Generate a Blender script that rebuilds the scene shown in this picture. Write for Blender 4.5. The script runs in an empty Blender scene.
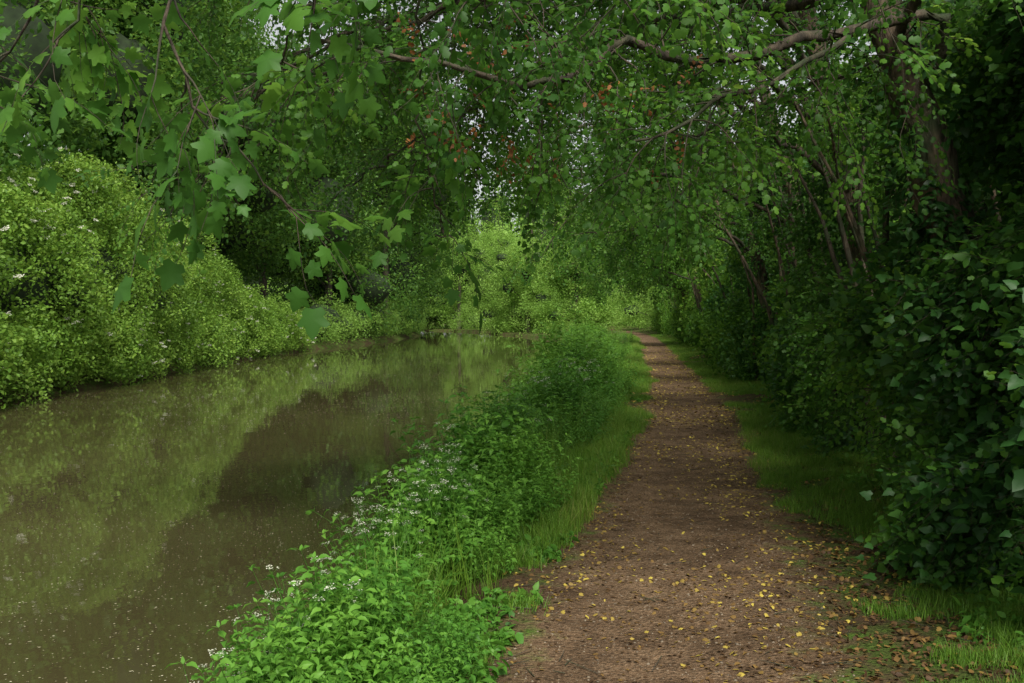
import bpy, math, numpy as np
from mathutils import Vector
R = np.random.default_rng(7)

# ------------------------------------------------------------------ helpers
def nrm(v):
    v = np.asarray(v, float); return v/(np.sqrt((v*v).sum(-1))[...,None]+1e-9)
_K = R.normal(size=(3, 14, 3)); _PH = R.uniform(0, 6.28, (3, 14))
def noise(p, s=1.0, k=0):
    p = np.asarray(p, float)/s
    return np.sin(p @ (_K[k].T*1.6) + _PH[k]).sum(-1)/math.sqrt(7)/1.6
def noise1(y, s, k=0):
    y = np.asarray(y, float); return noise(np.stack([y, y*0.37, y*0+k], -1), s, k)

class B:
    """accumulates triangles for one object"""
    def __init__(s): s.v=[]; s.t=[]; s.m=[]; s.a=[]; s.n=0
    def add(s, v, t, m, a):
        v=np.asarray(v,float); t=np.asarray(t,int)
        s.v.append(v); s.t.append(t+s.n); s.m.append(np.broadcast_to(np.asarray(m), (len(t),)).copy())
        s.a.append(np.broadcast_to(np.asarray(a,float), (len(v),)).copy()); s.n+=len(v)
    def scatter(s, temps, pos, rot, sc, val, moff=0):
        N=len(pos)
        if N==0: return
        which=R.integers(0,len(temps),N); sc=np.broadcast_to(np.asarray(sc,float),(N,)); val=np.broadcast_to(np.asarray(val,float),(N,))
        for i,(tv,tt,tm,ta) in enumerate(temps):
            k=np.where(which==i)[0]
            if len(k)==0: continue
            V=np.einsum('nij,vj->nvi',rot[k],tv)*sc[k,None,None]+pos[k,None,:]
            T=tt[None]+(np.arange(len(k))*len(tv))[:,None,None]
            A=np.clip(0.45*ta[None]+0.75*val[k,None]-0.1,0,1)
            s.add(V.reshape(-1,3),T.reshape(-1,3),np.tile(tm,len(k))+moff,A.reshape(-1))
    def finish(s, name, mats, smooth=False):
        v=np.concatenate(s.v); t=np.concatenate(s.t); m=np.concatenate(s.m); a=np.concatenate(s.a)
        me=bpy.data.meshes.new(name)
        me.vertices.add(len(v)); me.vertices.foreach_set('co',v.astype(np.float32).ravel())
        me.loops.add(len(t)*3); me.loops.foreach_set('vertex_index',t.astype(np.int32).ravel())
        me.polygons.add(len(t)); me.polygons.foreach_set('loop_start',np.arange(0,len(t)*3,3,dtype=np.int32))
        me.polygons.foreach_set('material_index',m.astype(np.int32))
        at=me.attributes.new('v','FLOAT','POINT'); at.data.foreach_set('value',a.astype(np.float32))
        for x in mats: me.materials.append(x)
        me.update(calc_edges=True)
        if smooth: me.polygons.foreach_set('use_smooth',np.ones(len(t),bool))
        ob=bpy.data.objects.new(name,me); bpy.context.scene.collection.objects.link(ob)
        return ob

def rot_ypr(yaw,tilt,roll):
    cy,sy=np.cos(yaw),np.sin(yaw); ct,st=np.cos(tilt),np.sin(tilt); cr,sr=np.cos(roll),np.sin(roll)
    z=np.zeros_like(yaw); o=z+1
    Z=np.stack([np.stack([cy,-sy,z],-1),np.stack([sy,cy,z],-1),np.stack([z,z,o],-1)],-2)
    X=np.stack([np.stack([o,z,z],-1),np.stack([z,ct,-st],-1),np.stack([z,st,ct],-1)],-2)
    Y=np.stack([np.stack([cr,z,sr],-1),np.stack([z,o,z],-1),np.stack([-sr,z,cr],-1)],-2)
    return Z@X@Y
def rot_rand(n,tilt=0.6):
    return rot_ypr(R.uniform(0,6.283,n),R.normal(0,tilt,n),R.normal(0,tilt,n))
def rot_dir(d,jit=0.5):
    y=nrm(d); n=len(y)
    up=np.tile([0,0,1.0],(n,1))+R.normal(0,jit,(n,3))
    x=nrm(np.cross(y,up)); z=np.cross(x,y)
    return np.stack([x,y,z],-1)

# --- leaves: local +Y is the length, z is the upper face
def leaf_rhomb(L,W):
    v=np.array([[0,0,0],[W/2,L*.45,L*.06],[0,L,-L*.08],[-W/2,L*.45,L*.06]]); return v,np.array([[0,1,2],[0,2,3]])
def leaf_mid(L,W,dr=0.18):
    v=np.array([[0,0,0],[-W*.5,.3*L,.05*L],[0,.33*L,0],[W*.5,.3*L,.05*L],[-W*.36,.65*L,0.02*L],[0,.68*L,-.3*dr*L],[W*.36,.65*L,.02*L],[0,L,-dr*L]],float)
    return v,np.array([[0,2,1],[0,3,2],[1,2,5],[1,5,4],[2,3,6],[2,6,5],[4,5,7],[5,6,7]])
def leaf_lobed(L,lobes=5):
    if lobes==5:
        o=[(0,0),(.26,-.06),(.42,.10),(.33,.22),(.56,.46),(.44,.58),(.26,.56),(.18,.78),(0,1.0)]
    elif lobes==4: # ivy
        o=[(0,0),(.26,-.10),(.48,.18),(.30,.42),(.24,.62),(0,.95)]
    else:
        o=[(0,0),(.22,.12),(.42,.42),(.24,.46),(.30,.78),(0,1.0)]
    o=np.array(o); l=o[1:-1][::-1]*[-1,1]
    p=np.concatenate([o,l])*L
    z=-0.35*(p[:,0]**2)/L-0.22*(p[:,1]**2)/L+R.normal(0,.025*L,len(p))
    v=np.concatenate([[[0,.35*L,.03*L]],np.column_stack([p,z])]); n=len(p)
    return v,np.array([[0,1+i,1+(i+1)%n] for i in range(n)])
def stick(p0,p1,r):
    p0=np.array(p0,float);p1=np.array(p1,float);d=nrm(p1-p0); a=nrm(np.cross(d,[.3,.2,.9])); b=np.cross(d,a)
    v=[];
    for p,q in((p0,r),(p1,r*.6)):
        for k in range(3): v.append(p+q*(a*math.cos(k*2.094)+b*math.sin(k*2.094)))
    t=[]
    for k in range(3):
        j=(k+1)%3; t+= [[k,j,3+j],[k,3+j,3+k]]
    return np.array(v),np.array(t)
def template(parts):
    V=[];T=[];M=[];A=[];n=0
    for v,t,m,a in parts:
        V.append(v);T.append(t+n);M.append(np.full(len(t),m));A.append(np.full(len(v),a));n+=len(v)
    return np.concatenate(V),np.concatenate(T),np.concatenate(M),np.concatenate(A)
def place(lv,yaw,tilt,roll,p):
    M=rot_ypr(np.array([yaw]),np.array([tilt]),np.array([roll]))[0]; return lv@M.T+np.array(p)

def t_spray(n,length,leaffn,size,m_leaf=0,m_tw=1,droop=.25,twr=.0022,jit=.45):
    parts=[];pts=[np.zeros(3)]
    seg=5; x=0
    for i in range(seg):
        x+=R.normal(0,.12)
        pts.append(pts[-1]+np.array([x*length/seg,length/seg,-droop*length/seg*(i/seg)*2]))
    for i in range(seg): 
        v,t=stick(pts[i],pts[i+1],twr*(1-.6*i/seg)); parts.append((v,t,m_tw,.4))
    for i in range(n):
        f=(i+.6)/n*seg; k=min(int(f),seg-1); p=pts[k]+(pts[k+1]-pts[k])*(f-k)
        side=1 if i%2 else -1
        yaw=-side*R.uniform(.5,1.3) if i<n-1 else R.normal(0,.2)
        lv,lt=leaffn(size*R.uniform(.55,1.2))
        off=.3*size
        pp=p+np.array([-math.sin(yaw)*off,math.cos(yaw)*off,R.normal(0,.1)*size])
        parts.append((place(lv,yaw,R.normal(-.15,.35),R.normal(0,jit),pp),lt,m_leaf,R.uniform()))
    return template(parts)
def t_cluster(n,rad,L,W,fn=None,flat=.8):
    parts=[]
    for i in range(n):
        p=R.normal(size=3); p=p/np.linalg.norm(p)*rad*R.uniform(.2,1)**.5; p[2]*=flat
        s=R.uniform(.6,1.25); lv,lt=(fn(L*s) if fn else leaf_rhomb(L*s,W*s))
        parts.append((place(lv,R.uniform(0,6.28),R.normal(-.2,.6),R.normal(0,.6),p),lt,0,R.uniform()))
    return template(parts)

def tube(b,pts,radii,m=1,sides=8,rough=.0,a=.5):
    pts=np.array(pts,float); n=len(pts)
    d=nrm(np.gradient(pts,axis=0)); ref=np.array([.31,.22,.9]) if abs(d[0,2])<.8 else np.array([.9,.3,.1])
    x=nrm(np.cross(d,ref)); y=np.cross(d,x)
    th=np.arange(sides)*2*math.pi/sides
    r=np.array(radii)[:,None]*(1+rough*R.normal(size=(n,sides)))
    V=pts[:,None]+r[...,None]*(np.cos(th)[None,:,None]*x[:,None]+np.sin(th)[None,:,None]*y[:,None])
    T=[]
    for i in range(n-1):
        for k in range(sides):
            j=(k+1)%sides; A,Bq,C,D=i*sides+k,i*sides+j,(i+1)*sides+j,(i+1)*sides+k
            T+= [[A,Bq,C],[A,C,D]]
    b.add(V.reshape(-1,3),T,m,a)
def smoothline(cp,n,jit=0):
    cp=np.array(cp,float); k=len(cp); out=[]
    P=np.vstack([2*cp[0]-cp[1],cp,2*cp[-1]-cp[-2]])
    for u in np.linspace(0,k-1-1e-6,n):
        i=int(u);t=u-i;p0,p1,p2,p3=P[i:i+4]
        out.append(.5*((2*p1)+(-p0+p2)*t+(2*p0-5*p1+4*p2-p3)*t*t+(-p0+3*p1-3*p2+p3)*t**3))
    out=np.array(out)
    if jit: out[1:-1]+=R.normal(0,jit,(n-2,3))
    return out

# ------------------------------------------------------------------ materials
def newmat(name):
    m=bpy.data.materials.new(name); m.use_nodes=True; nt=m.node_tree; nt.nodes.clear()
    out=nt.nodes.new('ShaderNodeOutputMaterial'); return m,nt,out
def ramp(nt,stops):
    r=nt.nodes.new('ShaderNodeValToRGB'); e=r.color_ramp.elements
    e[0].position=stops[0][0]; e[0].color=(*stops[0][1],1); e[1].position=stops[-1][0]; e[1].color=(*stops[-1][1],1)
    for p,c in stops[1:-1]:
        q=e.new(p); q.color=(*c,1)
    return r
def leafmat(name,stops,trans=.35,rough=.5,tcol=1.5,spec=.25):
    m,nt,out=newmat(name); L=nt.links
    at=nt.nodes.new('ShaderNodeAttribute'); at.attribute_name='v'
    r=ramp(nt,stops); L.new(at.outputs['Fac'],r.inputs[0])
    p=nt.nodes.new('ShaderNodeBsdfPrincipled'); p.inputs['Roughness'].default_value=rough
    p.inputs['Specular IOR Level'].default_value=spec
    L.new(r.outputs[0],p.inputs['Base Color'])
    if trans>0:
        h=nt.nodes.new('ShaderNodeHueSaturation'); h.inputs['Hue'].default_value=.485; h.inputs['Value'].default_value=tcol; h.inputs['Saturation'].default_value=1.0
        L.new(r.outputs[0],h.inputs['Color'])
        t=nt.nodes.new('ShaderNodeBsdfTranslucent'); L.new(h.outputs[0],t.inputs['Color'])
        mx=nt.nodes.new('ShaderNodeMixShader'); mx.inputs[0].default_value=trans
        L.new(p.outputs[0],mx.inputs[1]); L.new(t.outputs[0],mx.inputs[2]); L.new(mx.outputs[0],out.inputs[0])
    else: L.new(p.outputs[0],out.inputs[0])
    return m
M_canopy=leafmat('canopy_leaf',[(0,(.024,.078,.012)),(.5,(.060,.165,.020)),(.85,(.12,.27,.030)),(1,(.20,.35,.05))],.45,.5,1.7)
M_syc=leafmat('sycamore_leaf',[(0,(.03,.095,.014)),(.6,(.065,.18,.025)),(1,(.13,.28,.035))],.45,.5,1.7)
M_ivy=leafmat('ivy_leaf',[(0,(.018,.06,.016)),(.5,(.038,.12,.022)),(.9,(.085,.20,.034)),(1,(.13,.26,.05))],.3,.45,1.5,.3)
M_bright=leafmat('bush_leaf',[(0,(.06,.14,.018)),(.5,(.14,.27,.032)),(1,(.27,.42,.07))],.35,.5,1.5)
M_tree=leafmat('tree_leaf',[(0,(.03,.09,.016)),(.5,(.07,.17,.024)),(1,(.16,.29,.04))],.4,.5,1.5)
M_far=leafmat('far_leaf',[(0,(.10,.21,.035)),(.5,(.19,.35,.055)),(1,(.30,.48,.10))],.4,.55,1.5)  # albedo raised to brighten the distance, in place of real haze
M_nettle=leafmat('nettle_leaf',[(0,(.035,.12,.017)),(.5,(.085,.23,.028)),(1,(.16,.34,.045))],.35,.5,1.6)
M_grass=leafmat('grass_blade',[(0,(.05,.11,.014)),(.5,(.10,.22,.022)),(.9,(.18,.32,.035)),(1,(.30,.30,.09))],.3,.5,1.5)
M_flower=leafmat('white_flower',[(0,(.55,.57,.42)),(1,(.80,.80,.68))],.3,.7,1.0)
M_litter=leafmat('fallen_leaf',[(0,(.035,.02,.011)),(.35,(.10,.055,.024)),(.6,(.20,.12,.035)),(.8,(.34,.25,.05)),(1,(.56,.45,.08))],.1,.6,1.2)
M_brownleaf=leafmat('withered_leaf',[(0,(.12,.045,.015)),(1,(.32,.13,.04))],.3,.6,1.2)
M_petal=leafmat('floating_petal',[(0,(.22,.19,.10)),(1,(.62,.58,.42))],0,.7)
def bark(name,c1,c2,moss=(.03,.05,.015)):
    m,nt,out=newmat(name); L=nt.links
    tc=nt.nodes.new('ShaderNodeTexCoord'); mp=nt.nodes.new('ShaderNodeMapping'); mp.inputs['Scale'].default_value=(14,14,3)
    L.new(tc.outputs['Object'],mp.inputs[0])
    n=nt.nodes.new('ShaderNodeTexNoise'); n.inputs['Scale'].default_value=1.5; n.inputs['Detail'].default_value=8; L.new(mp.outputs[0],n.inputs['Vector'])
    r=ramp(nt,[(.35,c1),(.65,c2)]); L.new(n.outputs[0],r.inputs[0])
    n2=nt.nodes.new('ShaderNodeTexNoise'); n2.inputs['Scale'].default_value=3.2; n2.inputs['Detail'].default_value=6; L.new(tc.outputs['Object'],n2.inputs['Vector'])
    r2=ramp(nt,[(.45,(0,0,0)),(.68,(1,1,1))]); L.new(n2.outputs[0],r2.inputs[0])
    mx=nt.nodes.new('ShaderNodeMixRGB'); L.new(r2.outputs[0],mx.inputs[0]); L.new(r.outputs[0],mx.inputs[1]); mx.inputs[2].default_value=(*moss,1)
    p=nt.nodes.new('ShaderNodeBsdfPrincipled'); p.inputs['Roughness'].default_value=.85; L.new(mx.outputs[0],p.inputs['Base Color'])
    b=nt.nodes.new('ShaderNodeBump'); b.inputs['Strength'].default_value=1; b.inputs['Distance'].default_value=.05; L.new(n.outputs[0],b.inputs['Height']); L.new(b.outputs[0],p.inputs['Normal'])
    L.new(p.outputs[0],out.inputs[0]); return m
M_bark=bark('bark',(.025,.019,.012),(.095,.07,.045))
M_barkr=bark('bark_reddish',(.035,.025,.015),(.17,.12,.075))
def flatmat(name,col,rough=.9):
    m,nt,out=newmat(name); p=nt.nodes.new('ShaderNodeBsdfPrincipled'); p.inputs['Roughness'].default_value=rough
    tc=nt.nodes.new('ShaderNodeTexCoord'); n=nt.nodes.new('ShaderNodeTexNoise'); n.inputs['Scale'].default_value=3; n.inputs['Detail'].default_value=6
    nt.links.new(tc.outputs['Object'],n.inputs['Vector'])
    r=ramp(nt,[(.3,tuple(c*.4 for c in col)),(.7,col)]); nt.links.new(n.outputs[0],r.inputs[0]); nt.links.new(r.outputs[0],p.inputs['Base Color'])
    nt.links.new(p.outputs[0],out.inputs[0]); return m
M_core=flatmat('painted_shade_core',(.022,.045,.010))  # dark colour painted in place of the shade inside foliage
M_stone=flatmat('pebble',(.28,.22,.15))

# ------------------------------------------------------------------ layout curves
YP=[-10,0,4.66,8.4,12.9,20.7,32.7,63,85,110,150,200,900]; XP=[-1.3,.05,.70,1.45,2.3,3.6,5.1,8.9,11.5,13.6,15,12,12]
YR=[-10,0,4,6,10,15,20,35,60,80,110,150,200,260,900];  XR=[-2.4,-1.7,-1.35,-1.1,-.75,-.2,.3,1.7,3.4,4.2,2.5,-6,-26,-60,-60]
YL=[-10,0,25,40,58,90,126,150,200,260,900];  XL=[-13.5,-13,-12.7,-13.6,-14.2,-11.5,-10.5,-18,-40,-72,-72]
def sm(Y,a,b):
    Y=np.asarray(Y,float); w=0; s=0
    for d,q in((-3,.15),(-1.5,.2),(0,.3),(1.5,.2),(3,.15)): s=s+q*np.interp(Y+d*np.clip(Y/12,.3,3),a,b)
    return s
pc=lambda Y: sm(Y,YP,XP)
rb=lambda Y: sm(Y,YR,XR)+.12*noise1(Y,1.2)
lb=lambda Y: sm(Y,YL,XL)+.3*noise1(Y,3,1)
WZ=-.45
rows=np.concatenate([np.arange(-10,30,.4),np.arange(30,100,1.),np.arange(100,260,4.),[300,400,600,900]])
def ground_row(Y):
    l,r,c=lb(Y),rb(Y),pc(Y)
    xs=[min(-500,l-50),l-30,l-10,l-3,l-.6,l,l+.6,(l+r)/2,r-.5,r,r+.25]
    zs=[.3,.3,.3,.15,-.05,-.4,-1.2,-1.4,-1.2,-.5,-.2]
    w=(c-1.1)-(r+.25)
    for f in(.2,.4,.6,.8): xs.append(r+.25+w*f); zs.append(-.17+.17*f+.03*float(noise(np.array([xs[-1],Y,0]),.8)))
    offs=np.linspace(-1.1,1.1,9)
    for o in offs: xs.append(c+o); zs.append(.02*float(noise(np.array([xs[-1],Y,0]),1.1))*1+(-.015*math.exp(-(o/.6)**2)))
    for o,z in((1.4,.02),(1.8,.05),(2.3,.1),(3,.2),(5,.3),(10,.3),(40,.3),(500,.3)):
        xs.append(c+o); zs.append(z+.03*float(noise(np.array([c+o,Y,0]),.9)))
    return np.array(xs),np.array(zs),c
GX=[];GZ=[];GC=[]
for Y in rows:
    x,z,c=ground_row(Y); GX.append(x);GZ.append(z);GC.append(c)
GX=np.array(GX);GZ=np.array(GZ);GC=np.array(GC)
def gz(x,Y):
    x=np.atleast_1d(x);Y=np.atleast_1d(Y); i=np.clip(np.searchsorted(rows,Y)-1,0,len(rows)-2)
    t=(Y-rows[i])/(rows[i+1]-rows[i]); out=np.zeros(len(x))
    for q in range(len(x)):
        out[q]=(1-t[q])*np.interp(x[q],GX[i[q]],GZ[i[q]])+t[q]*np.interp(x[q],GX[i[q]+1],GZ[i[q]+1])
    return out
def sheet(name,X,Z,mat,dz=0,mono=None):
    n,m=X.shape; V=np.stack([X,np.repeat(rows[:,None],m,1),Z+dz],-1).reshape(-1,3)
    idx=np.arange(n*m).reshape(n,m); a=idx[:-1,:-1].ravel();b_=idx[:-1,1:].ravel();c=idx[1:,1:].ravel();d=idx[1:,:-1].ravel()
    T=np.concatenate([np.stack([a,b_,c],1),np.stack([a,c,d],1)])
    b=B(); b.add(V,T,0,(X-GC[:,None]).reshape(-1)); return b.finish(name,[mat],True)
# ground / path material, driven by distance from the path centre line
m,nt,out=newmat('earth_and_turf'); L=nt.links
def N(t,**k):
    n=nt.nodes.new(t)
    for a,b in k.items(): n.inputs[a].default_value=b
    return n
def mth(op,a,b=None,c=None):
    n=nt.nodes.new('ShaderNodeMath'); n.operation=op
    for i,q in enumerate((a,b,c)):
        if q is None: continue
        if isinstance(q,(int,float)): n.inputs[i].default_value=q
        else: L.new(q,n.inputs[i])
    return n.outputs[0]
geo=N('ShaderNodeNewGeometry'); pos=geo.outputs['Position']
def nz(scale,detail=6,rough=.6):
    n=N('ShaderNodeTexNoise',Scale=scale,Detail=detail,Roughness=rough); L.new(pos,n.inputs['Vector']); return n.outputs[0]
at=N('ShaderNodeAttribute'); at.attribute_name='v'
off=mth('ABSOLUTE',at.outputs['Fac'])
big=nz(.9,5); mid=nz(4,7); fine=nz(38,8,.75); vf=nz(130,4,.7)
pathc=ramp(nt,[(.36,(.026,.017,.011)),(.46,(.11,.072,.042)),(.56,(.21,.145,.09)),(.70,(.46,.37,.26))]); L.new(mth('MULTIPLY_ADD',vf,.5,mth('MULTIPLY',fine,.52)),pathc.inputs[0])
vor=N('ShaderNodeTexVoronoi',Scale=42.); L.new(pos,vor.inputs['Vector'])
vr=ramp(nt,[(.0,(.5,.5,.5)),(.3,(1,1,1)),(.7,(1.15,1.1,1.05))]); L.new(vor.outputs['Distance'],vr.inputs[0])
pm=N('ShaderNodeMixRGB'); pm.blend_type='MULTIPLY'; pm.inputs[0].default_value=.8; L.new(pathc.outputs[0],pm.inputs[1]); L.new(vr.outputs[0],pm.inputs[2])
pv=ramp(nt,[(.38,(.46,.42,.38)),(.62,(1.3,1.25,1.2))]); L.new(mth('ADD',mth('MULTIPLY',big,.5),mth('MULTIPLY',mid,.5)),pv.inputs[0])
pm2=N('ShaderNodeMixRGB'); pm2.blend_type='MULTIPLY'; pm2.inputs[0].default_value=1; L.new(pm.outputs[0],pm2.inputs[1]); L.new(pv.outputs[0],pm2.inputs[2])
soil=ramp(nt,[(.3,(.022,.014,.009)),(.55,(.085,.055,.028)),(.75,(.16,.11,.055))]); L.new(fine,soil.inputs[0])
turf=ramp(nt,[(.3,(.03,.055,.010)),(.55,(.08,.15,.02)),(.75,(.14,.22,.03))]); L.new(fine,turf.inputs[0])
tm=ramp(nt,[(.45,(0,0,0)),(.58,(1,1,1))]); L.new(mth('ADD',mth('MULTIPLY',big,.5),mth('MULTIPLY',mid,.5)),tm.inputs[0])
g1=N('ShaderNodeMixRGB'); L.new(tm.outputs[0],g1.inputs[0]); L.new(soil.outputs[0],g1.inputs[1]); L.new(turf.outputs[0],g1.inputs[2])
e=mth('ADD',off,mth('ADD',mth('MULTIPLY_ADD',mid,1.3,-.65),mth('MULTIPLY_ADD',fine,.5,-.25)))
mr=N('ShaderNodeMapRange'); mr.inputs['From Min'].default_value=.70; mr.inputs['From Max'].default_value=1.05; L.new(e,mr.inputs[0])
g2=N('ShaderNodeMixRGB'); L.new(mr.outputs[0],g2.inputs[0]); L.new(pm2.outputs[0],g2.inputs[1]); L.new(g1.outputs[0],g2.inputs[2])
p=N('ShaderNodeBsdfPrincipled',Roughness=.92); p.inputs['Specular IOR Level'].default_value=.15; L.new(g2.outputs[0],p.inputs['Base Color'])
hgt=mth('ADD',mth('ADD',mth('MULTIPLY',fine,.6),mth('MULTIPLY',vor.outputs['Distance'],.5)),mth('MULTIPLY',mid,1.2))
bp=N('ShaderNodeBump',Strength=1.,Distance=.035); L.new(hgt,bp.inputs['Height']); L.new(bp.outputs[0],p.inputs['Normal']); L.new(p.outputs[0],out.inputs[0])
M_ground=m
sheet('ground',GX,GZ,M_ground)
ci=15; sheet('towpath',GX[:,ci:ci+9],GZ[:,ci:ci+9],M_ground,.005)

# water
m,nt,out=newmat('canal_water'); L=nt.links
geo=N('ShaderNodeNewGeometry'); pos=geo.outputs['Position']
mp=N('ShaderNodeMapping'); mp.inputs['Scale'].default_value=(1.0,.6,1); L.new(pos,mp.inputs[0])
n1=N('ShaderNodeTexNoise',Scale=1.3,Detail=3.); L.new(mp.outputs[0],n1.inputs['Vector'])
n2=N('ShaderNodeTexNoise',Scale=7.,Detail=3.); L.new(mp.outputs[0],n2.inputs['Vector'])
n3=N('ShaderNodeTexNoise',Scale=.25,Detail=3.); L.new(pos,n3.inputs['Vector'])
cr=ramp(nt,[(.3,(.056,.048,.020)),(.7,(.082,.072,.031))]); L.new(n3.outputs[0],cr.inputs[0])
p=N('ShaderNodeBsdfPrincipled',Roughness=.02,IOR=1.5); p.inputs['Specular IOR Level'].default_value=1.; L.new(cr.outputs[0],p.inputs['Base Color'])
bp=N('ShaderNodeBump',Strength=.055,Distance=.05); L.new(mth('ADD',n1.outputs[0],mth('MULTIPLY',n2.outputs[0],.18)),bp.inputs['Height']); L.new(bp.outputs[0],p.inputs['Normal'])
L.new(p.outputs[0],out.inputs[0]); M_water=m
WX=np.stack([lb(rows)-.4,(lb(rows)+rb(rows))/2,rb(rows)+.25],1)
sheet('canal_water',WX,np.full(WX.shape,WZ),M_water)

# ------------------------------------------------------------------ templates
lob3=lambda s: leaf_lobed(s,3)
lob5=lambda s: leaf_lobed(s,5)
ivyl=lambda s: leaf_lobed(s,4)
T_haw=[t_spray(12,.34,lob3,.050) for _ in range(6)]
T_elm=[t_spray(9,.36,lambda s:leaf_mid(s,s*.6),.085,droop=.5) for _ in range(5)]
T_haw_lo=[t_spray(10,.42,lambda s:leaf_rhomb(s,s*.8),.085) for _ in range(5)]
T_syc=[t_spray(5,.36,lob5,.11,twr=.003,droop=.3,jit=.3) for _ in range(5)]
T_ivy=[t_spray(9,.36,ivyl,.085,droop=.9) for _ in range(6)]
T_ivy_lo=[t_cluster(14,.26,.10,.09) for _ in range(5)]
T_c1=[t_cluster(26,.34,.11,.07) for _ in range(6)]
T_c2=[t_cluster(26,.6,.19,.13) for _ in range(6)]
T_c3=[t_cluster(26,1.0,.36,.26) for _ in range(6)]

def crown(b,n,ells,temps,sc=1.,gap=-.9,ns=1.2,moff=0,bump=.22,bias=0.,tiltn=.5,thick=.14,zmin=None):
    ells=np.array(ells,float); w=(ells[:,3]*ells[:,4]*ells[:,5])**(2/3); k=R.choice(len(ells),n,p=w/w.sum())
    d=nrm(R.normal(size=(n,3))); c=ells[k,:3]; r=ells[k,3:]
    p=c+d*r*(1-np.abs(R.normal(0,thick,n)))[:,None]
    p=p+d*(bump*noise(p,ns,0))[:,None]*np.minimum(r,3)
    g=noise(p,ns*.7,1)
    keep=g>gap
    if zmin is not None: keep&=p[:,2]>zmin
    p=p[keep]; g=g[keep]
    val=np.clip(.45+.2*noise(p,ns*.8,2)+R.normal(0,.12,len(p))+bias,0,1)
    b.scatter(temps,p,rot_rand(len(p),tiltn),sc*R.uniform(.8,1.2,len(p)),val,moff)
def core(b,c,r,m,seg=14):  # added dark blob inside a crown, standing in for inner shade and closing gaps
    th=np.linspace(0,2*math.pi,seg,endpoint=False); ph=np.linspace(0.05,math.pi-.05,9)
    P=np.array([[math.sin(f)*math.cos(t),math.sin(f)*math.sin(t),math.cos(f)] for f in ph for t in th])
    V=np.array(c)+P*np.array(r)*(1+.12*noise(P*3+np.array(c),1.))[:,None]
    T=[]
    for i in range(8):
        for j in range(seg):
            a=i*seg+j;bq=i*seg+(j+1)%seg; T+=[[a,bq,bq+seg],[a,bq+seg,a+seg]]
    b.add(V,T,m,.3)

# ------------------------------------------------------------------ branching limbs carrying leafy sprays
def limb_foliage(b,cp,r0,r1,sub_every,sublen,temps,spray_every,val=.5,droop=.35,start=.15,sc=1.,sides=7,npts=None,leafprob=1.,tw=.6,jit=.45):
    cp=np.array(cp,float); Ln=np.linalg.norm(np.diff(cp,axis=0),axis=1).sum(); n=npts or max(8,int(Ln/.18))
    pl=smoothline(cp,n,.022); tube(b,pl,np.linspace(r0,r1,n),1,sides,.07)
    P=[];D=[];nsub=int(Ln*(1-start)/sub_every)
    for q in range(nsub):
        f=start+(1-start)*(q+R.uniform())/nsub; i=min(int(f*(n-1)),n-2); p=pl[i].copy(); t=nrm(pl[i+1]-pl[i])
        d=nrm(R.normal(size=3)*[1,1,.7]+t*.9+[0,0,-.15]); ln=R.uniform(*sublen)*(1-.3*f); ns=max(4,int(ln/.11)); line=[p]
        for s in range(ns):
            d=nrm(d+R.normal(0,.16,3)+np.array([0,0,-droop/ns*2.2])); p=p+d*ln/ns; line.append(p)
            if s>=1 and R.uniform()<ln/ns/spray_every*leafprob:
                sd=nrm((d+R.normal(0,.65,3)+[0,0,-.1])*[1,1,.6]); P.append(p); D.append(sd)
            if s==ns//2 and R.uniform()<tw:  # twiglet
                d2=nrm(d+R.normal(0,.7,3)); p2=p.copy(); l2=[p2]
                for _ in range(3): d2=nrm(d2+R.normal(0,.15,3)+[0,0,-.1]); p2=p2+d2*.12; l2.append(p2); P.append(p2); D.append(nrm(d2+R.normal(0,.4,3)))
                tube(b,l2,np.linspace(.004,.002,4),1,4)
        P.append(p);D.append(d)
        tube(b,line,np.linspace(max(.006,r1*.5),.0025,len(line)),1,5)
    P=np.array(P);D=np.array(D)
    v=np.clip(val+.24*noise(P,.7,2)+R.normal(0,.13,len(P)),0,1)
    b.scatter(temps,P,rot_dir(D,jit),sc*R.uniform(.75,1.25,len(P)),v)
def ivy_on(b,tl,n,rad,zfull,frac,mo,T):
    k=len(tl)-1; q=R.integers(0,k,n); P=tl[q]+(tl[q+1]-tl[q])*R.uniform(0,1,(n,1)); an=R.uniform(0,6.283,n)
    o=np.stack([np.cos(an),np.sin(an),R.normal(-.3,.3,n)],-1); keep=(P[:,2]<zfull)|(R.uniform(size=n)<frac)|(noise(P,.6,0)>.45)
    P=P[keep];o=o[keep]; b.scatter(T,P+o*rad,rot_dir(o+[0,0,-.5],.5),R.uniform(.65,1.05,len(P)),np.clip(.4+R.normal(0,.14,len(P)),0,1),mo)

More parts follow.
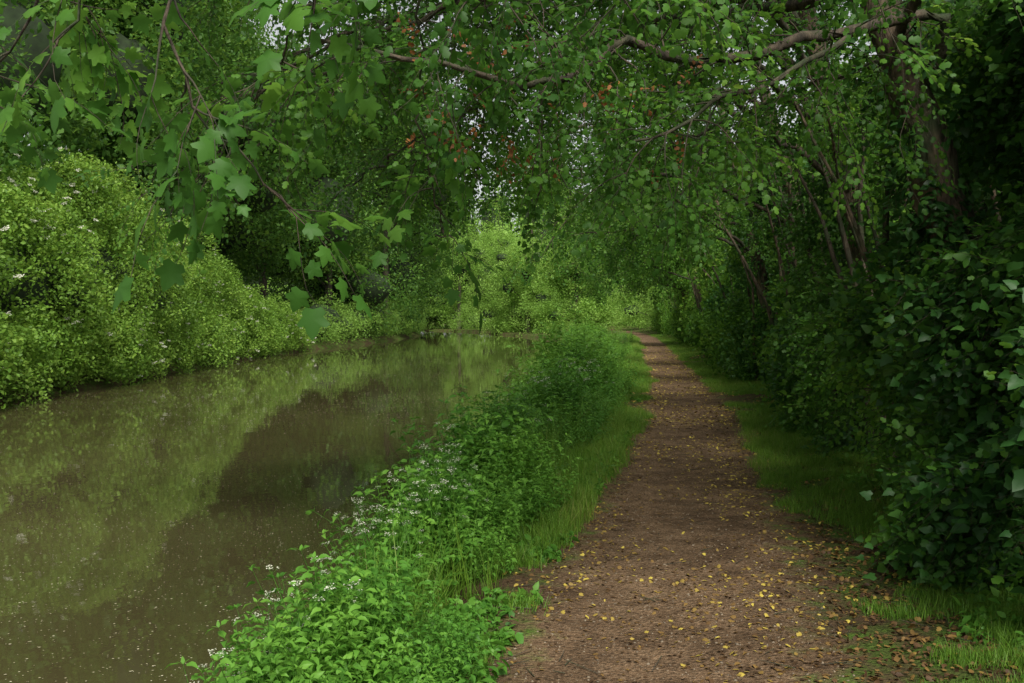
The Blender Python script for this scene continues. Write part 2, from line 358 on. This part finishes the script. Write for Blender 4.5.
# near ivy covered tree leaning over the path
b=B()
tr=[(3.95,7.7,-.1),(3.7,7.55,1.0),(3.35,7.45,2.1),(3.02,7.35,3.0),(2.7,7.3,3.9),(2.45,7.4,5.2),(2.2,7.6,6.8)]
tl=smoothline(tr,22,.02); tube(b,tl,np.linspace(.22,.10,22),4,14,.08)
limbs=[([(2.95,7.3,3.3),(3.0,7.0,3.75),(2.2,6.8,3.62),(1.25,6.5,3.36),(.67,6.3,3.42),(.3,6,3.12),(-.25,5.9,3.12),(-1.1,5.6,3.25)],.05,.012),
 ([(2.3,6.85,3.62),(1.6,6.3,3.18),(1.1,6,2.9),(.7,5.8,2.72)],.022,.007),
 ([(2.65,7.3,4.0),(1.2,7.8,4.35),(-.8,8.4,4.25),(-2.6,9,3.8)],.05,.012),
 ([(2.65,7.3,4.1),(1.6,9.2,4.4),(.2,10.5,4.2),(-1.2,11.6,3.7),(-2,12.2,3.3)],.05,.010),
 ([(2.8,7.3,3.7),(2.5,6.0,4.0),(1.7,5.2,3.75),(.8,4.8,3.5),(-.2,4.6,3.35)],.04,.01),
 ([(2.9,7.3,3.2),(3.3,8.6,3.9),(3.2,10,4.1),(2.4,11.3,3.9),(1.4,12.5,3.6)],.045,.010),
 ([(2.5,7.4,4.8),(1.3,6.8,5.0),(-.3,6.6,4.7),(-1.8,6.8,4.3)],.05,.012),
 ([(2.6,7.4,4.3),(1.0,7.2,4.3),(-.7,7.4,3.9),(-1.8,7.8,3.4)],.04,.008),
 ([(2.6,7.4,4.3),(.9,8.6,4.1),(-.2,9.4,3.8),(-.7,10,3.4)],.04,.008),
 ([(-.8,8.4,4.25),(-1.8,8.6,3.9),(-2.5,8.9,3.3),(-2.8,9.1,2.9)],.02,.006),
 ([(2.45,7.4,5.2),(.8,7.8,5.6),(-1.2,8.6,5.4),(-3.0,9.6,4.9)],.04,.01),
 ([(1.2,7.8,4.35),(.2,9.4,4.7),(-.8,10.4,4.8),(-2.0,11.2,4.6)],.025,.008)]
for cp,a,c in limbs: limb_foliage(b,cp,a,c,.105,(.5,1.25),T_haw,.105,val=.48)
crown(b,700,[(1.0,7.6,6.2,3.6,2.6,1.3),(-1.5,8.6,6.0,2.6,2.2,1.2)],T_c1,1.0,gap=-.6,ns=1.)  # upper crown above the view, added to shade the canopy beneath
ivy_on(b,tl,1000,.15,2.7,.25,3,T_ivy)
# few withered twigs caught in the crown
TW=[(a,bb,np.where(c==0,5,1),d) for a,bb,c,d in T_haw]
for c0,nn_ in (((-.05,6,3.15),12),((-.3,5.8,2.75),8),((.75,6,2.9),9)):
    Pw=np.array(c0)+R.normal(size=(nn_,3))*[.28,.3,.16]; b.scatter(TW,Pw,rot_rand(nn_,1.),.7,R.uniform(0,1,nn_))
b.finish('ivy_covered_tree',[M_canopy,M_bark,M_core,M_ivy,M_barkr,M_brownleaf])

# sycamore with low hanging boughs, trunk just behind the camera on the right
b=B()
tube(b,smoothline([(4.6,.2,-.1),(4.4,.5,1.5),(4.1,.9,3.2),(3.4,1.5,4.6),(2.4,2.2,5.4)],18,.01),np.linspace(.3,.13,18),1,12,.04)
tube(b,smoothline([(2.4,2.2,5.4),(0,3.4,5.1),(-1.6,4.3,4.5),(-3.4,5.4,4.0)],20,.02),np.linspace(.09,.02,20),1,8,.04)
for cp,a,c,sl in [([(-.6,3.7,4.8),(-1.3,4.0,3.8),(-1.36,4.05,2.95),(-1.30,4.1,2.6),(-1.1,4.2,2.35),(-.95,4.3,2.15)],.010,.003,(.2,.42)),
  ([(-1.6,4.3,4.4),(-2.1,4.8,3.6),(-2.6,5.2,3.1),(-3.0,5.6,2.9)],.012,.004,(.3,.6)),
  ([(-1.4,4.2,4.3),(-1.7,4.4,3.7),(-1.95,4.5,3.2),(-2.1,4.6,2.85)],.011,.004,(.25,.5)),
  ([(-.2,3.5,4.9),(-.7,4.6,4.0),(-1.0,5.2,3.4),(-1.5,5.9,3.0)],.012,.004,(.3,.6)),
  ([(-2.2,4.6,4.3),(-3.0,5.5,3.5),(-3.5,6.2,3.1)],.012,.004,(.3,.6)),
  ([(-.1,3.5,5.0),(-.4,5.2,4.2),(-.6,6.3,3.3),(-.55,6.9,2.6),(-.45,7.2,2.2)],.012,.003,(.25,.5))]:
    limb_foliage(b,cp,a,c,.21,sl,T_syc,.19,val=.5,start=.3,droop=.1,leafprob=.75,tw=.2,jit=.18)
b.finish('sycamore_tree',[M_syc,M_bark])

# further hedgerow trees arching over the towpath
for (Y,sp) in ((12.5,1.0),(18,1.2),(25,1.5),(34,1.9),(46,2.4),(60,2.8)):
    b=B(); x0=float(pc(Y))+2.45+R.uniform(-.2,.3); h=R.uniform(4.4,5.2)+Y*.02
    tt=smoothline([(x0,Y,-.1),(x0-.2,Y,1.5),(x0-.5,Y,3),(x0-1.1,Y-.2,h),(x0-1.6,Y,h+2)],16,.02); tube(b,tt,np.linspace(.2,.09,16),3,9,.05)
    lo=Y>20
    for q in range(8):
        z0=R.uniform(3.2,5.2); p0=tt[np.argmin(abs(tt[:,2]-z0))]; reach=R.uniform(2.5,6.0); ay=R.normal(-.2,.45)
        p1=p0+np.array([-reach*.35,reach*ay*.4,R.uniform(.6,1.4)]); p2=p0+np.array([-reach*.7,reach*ay*.75,R.uniform(.7,1.8)]); p3=p0+np.array([-reach,reach*ay,R.uniform(-.4,.9)])
        limb_foliage(b,[p0,p1,p2,p3],.05,.010,.15 if not lo else .22,(.6,1.4),T_haw if not lo else T_haw_lo,.14 if not lo else .17,val=.58,sc=1. if not lo else .8+.22*sp,sides=5)
    if not lo:
        crown(b,260,[(x0-1.6,Y,h+2.2,3.6,3.4,1.8)],T_c1,1.0,gap=-.5,ns=1.)  # upper crown added to darken the boughs under it
        ivy_on(b,tt,300,.14,1.8,.2,2,T_ivy)
    else: ivy_on(b,tt,100,.2,2.,.2,2,T_ivy_lo)
    b.finish('hawthorn_tree',[M_canopy,M_bark,M_ivy,M_barkr])

# standing trunk beside the path further on
b=B(); x0=11.9
tube(b,smoothline([(x0,58,-.1),(x0-.05,58,1.5),(x0+.05,58,3.5),(x0-.3,58,7),(x0,58,10)],16,.02),[.55]+list(np.linspace(.42,.2,15)),1,12,.04)
crown(b,900,[(x0-.5,58,8,4.5,4,3.5)],T_c2,1.2,gap=-.4)
b.finish('oak_tree',[M_tree,M_barkr])

# ------------------------------------------------------------------ right hand hedge (ivy, bramble, elder)
b=B()
prof=np.array([(2.6,0),(2.3,.35),(2.08,.9),(1.95,1.5),(2.0,2.1),(2.1,2.8),(1.9,3.5),(1.4,4.2)])
pl_=np.concatenate([[0],np.cumsum(np.linalg.norm(np.diff(prof,axis=0),axis=1))])
def hedge_pts(n,y0,y1,gapk=-.75,zr=None):
    u=R.uniform(0,1,n); Y=y0*(y1/y0)**u
    s=R.uniform(0,pl_[-1],n); o=np.interp(s,pl_,prof[:,0]); z=np.interp(s,pl_,prof[:,1])
    q=np.stack([o*0,Y,z],-1)
    dep=np.abs(R.normal(0,.22,n))*np.clip(Y/12,1,2.5)
    bul=.38*noise(q,.9,0)+.36*noise(q,2.6,1)
    o=o+np.clip((z-1.9)*.9,0,.5)*np.clip((9-Y)/2,0,1)
    x=pc(Y)+o+bul+dep; g=noise(np.stack([x,Y,z],-1),.55,2)
    p=np.stack([x,Y,z],-1); k=(g>gapk+.38*((z>1.6)&(Y>8)))
    return p[k],g[k],dep[k]
kind=lambda p: noise(p*[1,1,1.3],1.5,0)
for n,y0,y1,T,s,dirn,sel,mo in ((5600,4.6,16,T_ivy,1.,1,lambda p:kind(p)+np.clip((9.5-p[:,1])*.3,-.1,1.2)-np.clip(p[:,2]-2.6,0,1)*.5>-.3,0),
     (4800,4.9,16,T_haw,1.15,1,lambda p:kind(p)-np.clip((9.5-p[:,1])*.25,-.3,1)+np.clip(p[:,2]-2.,0,1)<.55,3),
     (1900,6,18,T_elm,1.,1,lambda p:(noise(p,1.3,2)>.1),3),
     (3400,14,34,T_ivy_lo,1.,0,lambda p:kind(p)>-.3,0),(3400,14,34,T_c1,.85,0,lambda p:kind(p)<.4,3),(4500,30,110,T_c2,.8,0,lambda p:p[:,0]>-99,3)):
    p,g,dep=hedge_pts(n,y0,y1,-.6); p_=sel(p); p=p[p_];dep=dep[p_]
    v=.47+.32*noise(p,.7,1)+R.normal(0,.13,len(p))-dep*.3+np.clip(p[:,1]/80,0,.4)  # shade put into leaf tone: darker deep inside, lighter further along
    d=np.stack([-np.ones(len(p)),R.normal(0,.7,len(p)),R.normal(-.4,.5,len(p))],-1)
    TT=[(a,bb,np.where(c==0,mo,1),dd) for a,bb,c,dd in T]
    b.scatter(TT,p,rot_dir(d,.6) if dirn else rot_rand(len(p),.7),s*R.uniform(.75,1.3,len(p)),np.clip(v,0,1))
# dark backing sheet, its colour standing in for shade inside the hedge
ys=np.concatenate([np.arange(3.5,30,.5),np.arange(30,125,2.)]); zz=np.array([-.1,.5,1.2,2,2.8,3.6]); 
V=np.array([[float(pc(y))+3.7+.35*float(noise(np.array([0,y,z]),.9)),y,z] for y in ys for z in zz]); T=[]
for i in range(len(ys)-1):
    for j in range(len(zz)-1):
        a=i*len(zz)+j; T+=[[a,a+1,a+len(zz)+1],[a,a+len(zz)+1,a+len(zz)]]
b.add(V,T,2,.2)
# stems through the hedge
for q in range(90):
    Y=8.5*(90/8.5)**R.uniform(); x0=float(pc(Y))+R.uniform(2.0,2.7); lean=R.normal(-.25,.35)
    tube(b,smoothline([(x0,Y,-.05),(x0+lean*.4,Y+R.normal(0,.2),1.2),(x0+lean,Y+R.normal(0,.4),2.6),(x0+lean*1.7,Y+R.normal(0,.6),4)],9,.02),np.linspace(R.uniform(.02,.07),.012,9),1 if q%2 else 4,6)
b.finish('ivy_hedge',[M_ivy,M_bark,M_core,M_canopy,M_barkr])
# taller trees behind the hedge
for Y,dx,h in ((10,6.5,8),(18,6.5,8),(32,6.5,9),(50,7,10),(72,7,11),(96,5,11)):
    b=B(); x=float(pc(Y))+dx
    tube(b,smoothline([(x,Y,0),(x+.2,Y,h*.5),(x-.2,Y,h)],8),np.linspace(.25,.1,8),1,7)
    crown(b,900,[(x-.2,Y,h*.66,3.0,5.5,h*.36),(x-.8,Y+3,h*.5,2.4,5,h*.3)],T_c2,1.35,gap=-.6,ns=1.6)
    b.finish('field_maple_tree',[M_tree,M_bark])

# ------------------------------------------------------------------ left bank
b=B()  # flowering elder thicket, bright
ell=[]; cores=[]
for Y in np.arange(14,64,3.0):
    H=np.interp(Y,[14,22,30,38,46,54,64],[5.2,5.4,6.1,6.6,5.2,3.6,2.4]); x=float(lb(Y))
    H*=R.uniform(.85,1.15)
    ell.append((x-1.7+R.normal(0,.3),Y,H*.46,2.2,2.6,H*.52)); cores.append(ell[-1]); ell.append((x-.3,Y+1.5,.7,1.1,2.2,1.2))
    if R.uniform()<.7: ell.append((x-1.4+R.normal(0,.4),Y+R.uniform(-1,1),H*.72,1.5,1.7,H*.26))
crown(b,13500,ell,T_c1,1.1,gap=-1.3,ns=1.1,zmin=-.35,bias=.08,bump=.26,thick=.1)
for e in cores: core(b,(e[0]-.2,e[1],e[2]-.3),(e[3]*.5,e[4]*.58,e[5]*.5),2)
T_fl=[t_cluster(34,.11,.04,.04,flat=.25) for _ in range(3)]
k=R.integers(0,len(ell),800); E=np.array(ell)[k]; d=nrm(R.normal(size=(800,3))+[.9,-.5,.5]); P=E[:,:3]+d*E[:,3:]*1.12; P=P[noise(P,1.5,2)>0]
b.scatter(T_fl,P,rot_rand(len(P),.3),R.uniform(.6,1.2,len(P)),.6,3)
b.finish('elder_bush',[M_bright,M_bark,M_core,M_flower])

def bigtree(name,x,Y,h,w,n,mat,temps=T_c2,sc=1.,gap=-.55,bias=0,low=.3,cr=.6):
    b=B(); tube(b,smoothline([(x,Y,-.2),(x+.2,Y,h*.4),(x-.3,Y,h*.8)],8,.05),np.linspace(.35,.12,8),1,8)
    ell=[]
    for q in range(8):
        a=R.uniform(0,6.28); z=R.uniform(low,.9); r=w*(.55 if z<.75 else .3); c=(x+math.cos(a)*r,Y+math.sin(a)*r,h*z)
        ell.append((*c,w*R.uniform(.4,.6),w*R.uniform(.4,.6),h*R.uniform(.12,.2)))
        tube(b,smoothline([(x,Y,h*z*.6),(x*.5+c[0]*.5,Y*.5+c[1]*.5,h*z*.85),c],6,.05),np.linspace(.12,.04,6),1,6)
    ell.append((x,Y,h*.6,w*.6,w*.6,h*.33))
    crown(b,n,ell,temps,sc,gap=gap,ns=1.6,bias=bias)
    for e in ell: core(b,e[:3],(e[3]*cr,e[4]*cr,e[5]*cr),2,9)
    b.finish(name,[mat,M_bark,M_core])
for x,Y,h,w in ((-19.5,20,17,6),(-20.5,32,20,7),(-21,46,24,7.5),(-20,61,27,8),(-19,76,28,8.5),(-30,36,28,9),(-31,58,33,10),(-27,82,35,10)):
    bigtree('ash_tree',x,Y,h,w,2000,M_tree,sc=1.15 if h<21 else 1.5,gap=-.9,bias=.05,cr=.5)
# trees reaching over the water at the bend
for x,Y,h,w in ((-15.5,84,25,8),(-12.5,98,29,8.5),(-14,114,34,9),(-16,135,40,10)):
    bigtree('alder_tree',x,Y,h,w,2200,M_tree,low=.12,bias=.08,sc=1.5,cr=.5)
b=B(); ell=[]
for Y in np.arange(64,140,4.):
    x=float(lb(Y)); H=R.uniform(1.6,3.6) if Y<84 else R.uniform(2.5,4.5)
    ell.append((x-1.6,Y,H*.45,2.4,3,H*.55)); 
crown(b,2600,ell,T_c2,.8,gap=-1,ns=1.4,zmin=-.3)
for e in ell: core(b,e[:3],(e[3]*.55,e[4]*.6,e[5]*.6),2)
b.finish('willow_scrub',[M_far,M_bark,M_core])

# woodland closing the view
b=B(); ell=[]
for row,(y0,hh) in enumerate(((172,(15,22)),(192,(26,40)))):
    for x in np.arange(-110,100,6.):
        x=x+R.uniform(-1.5,1.5); Y=y0+R.uniform(0,10)-abs(x)*.15; h=R.uniform(*hh)
        tube(b,smoothline([(x,Y,0),(x+.3,Y,h*.5),(x,Y,h*.9)],6),np.linspace(.4,.15,6),1,6)
        ell.append((x,Y,h*.46,R.uniform(4.5,6.5),4.5,h*.52))
crown(b,12500,ell,T_c3,1.5,gap=-1.2,ns=3,bias=.1)
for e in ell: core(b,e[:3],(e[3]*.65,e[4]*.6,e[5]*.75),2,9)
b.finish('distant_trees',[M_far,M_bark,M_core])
for x,Y,h,w in ((2,128,13,5),(7.5,118,11,4.5),(0,146,15,6),(20,112,13,6),(19,132,15,6),(10,150,17,7),(-9,168,17,7)):
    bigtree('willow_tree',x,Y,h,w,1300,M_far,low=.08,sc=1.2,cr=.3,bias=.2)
b=B(); ell=[]
for x,Y in zip(R.uniform(-8,26,34),R.uniform(108,160,34)):
    if x<rb(Y)+1 or abs(x-pc(Y))<2.2: continue
    ell.append((x,Y,1.0,2.6,2.4,R.uniform(1.6,4.4)))
crown(b,2600,ell,T_c2,1.,gap=-1,ns=1.6,bias=.2)
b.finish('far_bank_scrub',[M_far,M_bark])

# ------------------------------------------------------------------ bank plants
def t_nettle():
    parts=[];p=np.zeros(3);H=R.uniform(.75,1.05);n=11; lean=R.normal(0,.14,2)
    for i in range(n):
        f=i/n; q=p+np.array([lean[0]*H/n*(1+f),lean[1]*H/n*(1+f),H/n])
        v,t=stick(p,q,.0045*(1-.5*f)); parts.append((v,t,1,.5)); p=q
        if f<.12: continue
        L=.145*(1-.5*f)*R.uniform(.8,1.1); 
        for s in(0,1):
            yaw=(i%2)*1.57+s*3.14+R.normal(0,.3); lv,lt=leaf_mid(L,L*.52,.35); tilt=R.normal(.0,.25)+.25*f
            a=np.array([-math.sin(yaw),math.cos(yaw),.2])*.02
            parts.append((place(lv,yaw,tilt,R.normal(0,.25),p+a),lt,0,np.clip(.15+.75*f+R.normal(0,.15),0,1)))
    for s in range(3):
        lv,lt=leaf_mid(.05,.022,.1); parts.append((place(lv,s*2.1,.7,0,p),lt,0,.95))
    return template(parts)
T_net=[t_nettle() for _ in range(8)]
def t_parsley():
    parts=[];H=R.uniform(.75,.95)
    v,t=stick((0,0,0),(0,0,H*.6),.005); parts.append((v,t,1,.5))
    for k in range(3):
        a=R.uniform(0,6.28); c=np.array([math.cos(a)*.12,math.sin(a)*.12,H*R.uniform(.85,1.02)])
        v,t=stick((0,0,H*.6),c,.003); parts.append((v,t,1,.5))
        for u in range(8):
            aa=R.uniform(0,6.28); r=.028*R.uniform(0,1)**.5; cc=c+np.array([math.cos(aa)*r,math.sin(aa)*r,.03])
            v,t=stick(c,cc,.001); parts.append((v,t,1,.6))
            for w in range(3):
                lv,lt=leaf_rhomb(.008,.008); parts.append((place(lv,R.uniform(0,6.28),R.normal(0,.3),R.normal(0,.3),cc+R.normal(0,.005,3)),lt,2,R.uniform()))
    for k in range(5):
        a=k*1.3+R.uniform(0,.5); L=R.uniform(.2,.32)
        base=np.array([0,0,H*R.uniform(.1,.5)]); d=np.array([math.cos(a),math.sin(a),.35])
        v,t=stick(base,base+d*L,.002); parts.append((v,t,1,.5))
        for u in range(11):
            pp=base+d*L*(.25+.75*u/10); sd=1 if u%2 else -1
            lv,lt=leaf_mid(.075*(1.1-u/14),.028,.2); parts.append((place(lv,a-1.57+sd*.9*(u<10),.1,R.normal(0,.3),pp),lt,0,R.uniform(.3,.9)))
    return template(parts)
T_par=[t_parsley() for _ in range(4)]
def t_tuft(nb,H,spread,w=.006):
    parts=[]
    for i in range(nb):
        a=R.uniform(0,6.28); h=H*R.uniform(.5,1.1); ln=R.uniform(.15,.75)*h; bx=R.normal(0,spread,2); ww=w*R.uniform(.6,1.2)
        dx,dy=math.cos(a),math.sin(a); V=[]
        for f in(0,.4,.75,1):
            c=np.array([bx[0]+dx*ln*f*f,bx[1]+dy*ln*f*f,h*(f-.25*f*f*ln/h)]); s=ww*(1-f*.9)*.5
            V+=[c+np.array([-dy*s,dx*s,0]),c-np.array([-dy*s,dx*s,0])]
        T=[]
        for k in range(3): T+=[[2*k,2*k+1,2*k+3],[2*k,2*k+3,2*k+2]]
        parts.append((np.array(V),np.array(T),0,R.uniform()))
    return template(parts)
T_gs=[t_tuft(16,.085,.035,.0045) for _ in range(6)]
T_gm=[t_tuft(16,.26,.04,.006) for _ in range(6)]
T_gl=[t_tuft(12,.70,.05,.008) for _ in range(5)]

def strip(n,y0,y1,lo,hi,uni=False):
    u=R.uniform(0,1,n); Y=(y0+(y1-y0)*u) if uni else y0*(y1/y0)**u
    f=R.uniform(0,1,n); a=lo(Y);c=hi(Y); X=a+(c-a)*f; return X,Y,f
# nettles
b=B(); X,Y,f=strip(6400,2.8,100,lambda Y:rb(Y)+.0,lambda Y:pc(Y)-1.10-.02*np.clip(Y-6,0,15)+.22*noise1(Y,1.3,2))
nn=noise(np.stack([X,Y,X*0],-1),1.1,1); k=(nn>-.7); X,Y,f,nn=X[k],Y[k],f[k],nn[k]
hs=(.5+.45*np.sin(np.clip(f*1.15+.12,0,1)*math.pi)**.7)*(1+.4*nn)*R.uniform(.65,1.2,len(X))*np.clip(.6+Y/22,.68,1.15)
P=np.stack([X,Y,gz(X,Y)-.02],-1)
b.scatter(T_net,P,rot_rand(len(P),.16),hs,np.clip(.50+.3*noise(P,.7,2)+R.normal(0,.1,len(P))+np.clip(Y/200,0,.2),0,1))
b.finish('stinging_nettles',[M_nettle,M_nettle])
# cow parsley
b=B(); X,Y,f=strip(360,4.2,60,lambda Y:rb(Y)-.05,lambda Y:pc(Y)-1.5); k=noise(np.stack([X,Y,X*0],-1),1.6,2)>.15; X,Y=X[k],Y[k]
P=np.stack([X,Y,gz(X,Y)-.02],-1); b.scatter(T_par,P,rot_rand(len(P),.14),R.uniform(.75,1.15,len(P))*np.clip(.75+Y/30,.8,1.2),.5+R.normal(0,.12,len(P)))
b.finish('cow_parsley',[M_nettle,M_nettle,M_flower])
# tall grasses and reeds on the bank
b=B(); X,Y,f=strip(2500,2.8,110,lambda Y:rb(Y)-.05,lambda Y:pc(Y)-1.1)
P=np.stack([X,Y,gz(X,Y)-.02],-1); s=R.uniform(.5,1.15,len(P))*np.where((f<.15)|(f>.8),.6,1)*np.clip(.6+Y/20,.65,1.)
k=(noise(P,1.1,2)>0)|(Y>20); P=P[k]; s=s[k]
b.scatter(T_gl,P,rot_rand(len(P),.12),s,.6+.2*noise(P,1.,0)+R.normal(0,.12,len(P)))
b.finish('tall_grass',[M_grass])
# short verge turf both sides of the path
b=B()
for n,T,lo,hi,s0,th in ((9000,T_gs,lambda Y:pc(Y)-1.4,lambda Y:pc(Y)-.74+.14*noise1(Y,.8,0),1.1,-.35),(3600,T_gm,lambda Y:pc(Y)-1.5,lambda Y:pc(Y)-.95+.15*noise1(Y,1.1,1),.7,-.2),
        (19000,T_gs,lambda Y:pc(Y)+.80+.12*noise1(Y,.9,2),lambda Y:pc(Y)+2.2,.95,-.22),(1500,T_gm,lambda Y:pc(Y)+1.1,lambda Y:pc(Y)+2.4,.5,.15)):
    X,Y,f=strip(n,3.4,100,lo,hi); P=np.stack([X,Y,gz(X,Y)-.005],-1)
    nn=noise(P*[1,.6,1],.7,1)+.45*noise(P,.25,2)+np.clip((Y-8)/12,-.45,.45); edge=np.minimum(f,1-f)
    k=nn+np.clip((edge-.2)*2,-.4,0)>th; P=P[k];nn=nn[k]
    b.scatter(T,P,rot_rand(len(P),.15),s0*R.uniform(.6,1.25,len(P))*np.clip(1+Y[k]/60,1,1.6),np.clip(.56+.2*nn+R.normal(0,.15,len(P)),0,1))
b.finish('grass_verge',[M_grass])

# low leafy weeds at the hedge foot and path edge
T_weed=[t_cluster(16,.09,.06,.035,fn=lambda s:leaf_mid(s,s*.55),flat=.5) for _ in range(4)]
b=B()
for n,lo,hi in((1100,lambda Y:pc(Y)+1.6,lambda Y:pc(Y)+2.7),(1300,lambda Y:pc(Y)-1.5,lambda Y:pc(Y)-.85)):
    X,Y,f=strip(n,3.4,40,lo,hi); P=np.stack([X,Y,gz(X,Y)+.03],-1); k=noise(P,.5,0)>-.1; P=P[k]
    b.scatter(T_weed,P,rot_rand(len(P),.3),R.uniform(.6,1.3,len(P)),.5+R.normal(0,.15,len(P)))
b.finish('ground_weeds',[M_nettle])

# ------------------------------------------------------------------ litter, stones
b=B(); TL=[template([(lambda l:(l[0]-[0,.5,0],l[1],0,.5))(leaf_lobed(1.,3))]),template([(lambda l:(l[0]-[0,.5,0],l[1],0,.5))(leaf_mid(1.,.6,.15))])]
def litter(n,y0,y1,lo,hi,size,vfun,conc=None,tilt=.22,grow=1.5):
    X,Y,f=strip(n,y0,y1,lo,hi)
    if conc is not None: k=R.uniform(size=len(X))<conc(X-pc(Y),X,Y); X,Y=X[k],Y[k]
    P=np.stack([X,Y,gz(X,Y)+.012],-1); s=size*R.uniform(.45,1.35,len(P))*np.clip(Y/11,1,grow)
    v=vfun(len(P)); b.scatter(TL,P,rot_rand(len(P),tilt),s,(v-.225+.1)/.75)
litter(24000,3.4,70,lambda Y:pc(Y)-1.2,lambda Y:pc(Y)+2.2,.034,lambda n:.60+.40*R.uniform(0,1,n)**1.3,lambda o,X,Y:np.clip(.13+.5*np.exp(-((np.abs(o+.05)-.62)/.3)**2)+.12*(o>.8)+.45*noise(np.stack([X,Y*.5,X*0],-1),.6,0)+np.clip((Y-8)/25,0,.3),0.02,1)*np.clip(.5+Y/30,.5,.8),.3,1.8)
litter(20000,3.4,30,lambda Y:pc(Y)-1.2,lambda Y:pc(Y)+2.6,.030,lambda n:R.uniform(.05,.66,n),lambda o,X,Y:np.clip(.25+.4*(np.abs(o)>.55)+.35*noise(np.stack([X,Y,X*0],-1),.5,1),.05,1))
litter(11000,3.2,18,lambda Y:pc(Y)+.9,lambda Y:pc(Y)+3.6,.040,lambda n:R.uniform(.1,.70,n),lambda o,X,Y:np.clip(1.2-Y/14,.25,1),.5)
b.finish('fallen_leaves',[M_litter])
b=B()
for q in range(380):
    Y=3.4*(25/3.4)**R.uniform(); o=R.uniform(-1.1,3.0); x=float(pc(Y))+o; a=R.uniform(0,3.14); l=R.uniform(.04,.22); z=float(gz(x,Y)[0])+.012
    b.add(*stick((x,Y,z),(x+math.cos(a)*l,Y+math.sin(a)*l,z+R.uniform(0,.02)),R.uniform(.0015,.004)),0,.5)
b.finish('fallen_twigs',[M_bark])
oct_v=np.array([[1,0,0],[-1,0,0],[0,1,0],[0,-1,0],[0,0,.6],[0,0,-.6]],float); oct_t=np.array([[0,2,4],[2,1,4],[1,3,4],[3,0,4],[2,0,5],[1,2,5],[3,1,5],[0,3,5]])
TS=[(oct_v*R.uniform(.6,1.2,3)+R.normal(0,.12,(6,3)),oct_t,np.zeros(8,int),np.full(6,.5)) for _ in range(6)]
b=B(); X,Y,f=strip(9000,3.4,26,lambda Y:pc(Y)-.9,lambda Y:pc(Y)+.9); P=np.stack([X,Y,gz(X,Y)+.004],-1)
b.scatter(TS,P,rot_rand(len(P),.3),.003+.011*R.uniform(size=len(P))**3,.5); b.finish('path_gravel',[M_stone])
# floating petals
b=B(); Tq=[template([(leaf_rhomb(1,.8)[0]*[1,1,.1],leaf_rhomb(1,1)[1],0,.5)])]
X,Y,f=strip(30000,5,80,lambda Y:lb(Y)+.2,lambda Y:rb(Y)-.1); P=np.stack([X,Y,X*0+WZ+.006],-1)
k=noise(P*[1,.5,1],2.2,0)+.5*noise(P,.6,1)+R.normal(0,.5,len(P))>.0; P=P[k]
b.scatter(Tq,P,rot_rand(len(P),.02),(.009+.018*R.uniform(size=len(P))**2)*np.clip(P[:,1]/15,.8,2.0),R.uniform(0,1,len(P))); b.finish('floating_petals',[M_petal])

# ------------------------------------------------------------------ light, sky, camera
sc=bpy.context.scene
w=bpy.data.worlds.new("World"); sc.world=w; w.use_nodes=True; nt=w.node_tree; nt.nodes.clear()
sky=nt.nodes.new('ShaderNodeTexSky'); sky.sky_type='NISHITA'; sky.sun_disc=False
sd=nrm(np.array([.15,-.62,.76])); el=math.asin(sd[2]); sky.sun_elevation=el; sky.sun_rotation=math.atan2(sd[0],sd[1])%(2*math.pi)
sky.air_density=1.; sky.dust_density=2.; sky.ozone_density=1.
hs_=nt.nodes.new('ShaderNodeHueSaturation'); hs_.inputs['Saturation'].default_value=.15
bg=nt.nodes.new('ShaderNodeBackground'); bg.inputs[1].default_value=.15; o=nt.nodes.new('ShaderNodeOutputWorld')
nt.links.new(sky.outputs[0],hs_.inputs['Color']); nt.links.new(hs_.outputs[0],bg.inputs[0]); nt.links.new(bg.outputs[0],o.inputs[0])
ld=bpy.data.lights.new('sun','SUN'); ld.energy=5.0; ld.angle=math.radians(25); ld.color=(1,.96,.87)
lo=bpy.data.objects.new('sun',ld); sc.collection.objects.link(lo); lo.rotation_euler=Vector(-sd).to_track_quat('-Z','Y').to_euler()
cd=bpy.data.cameras.new('camera'); cd.sensor_width=36; cd.lens=35.16; cd.clip_end=2000; cd.clip_start=.05
co=bpy.data.objects.new('camera',cd); sc.collection.objects.link(co); co.location=(0,0,1.7); co.rotation_euler=(math.radians(90-1.35),0,0); sc.camera=co
sc.view_settings.view_transform='Standard'; sc.view_settings.look='None'; sc.view_settings.exposure=0; sc.view_settings.gamma=1
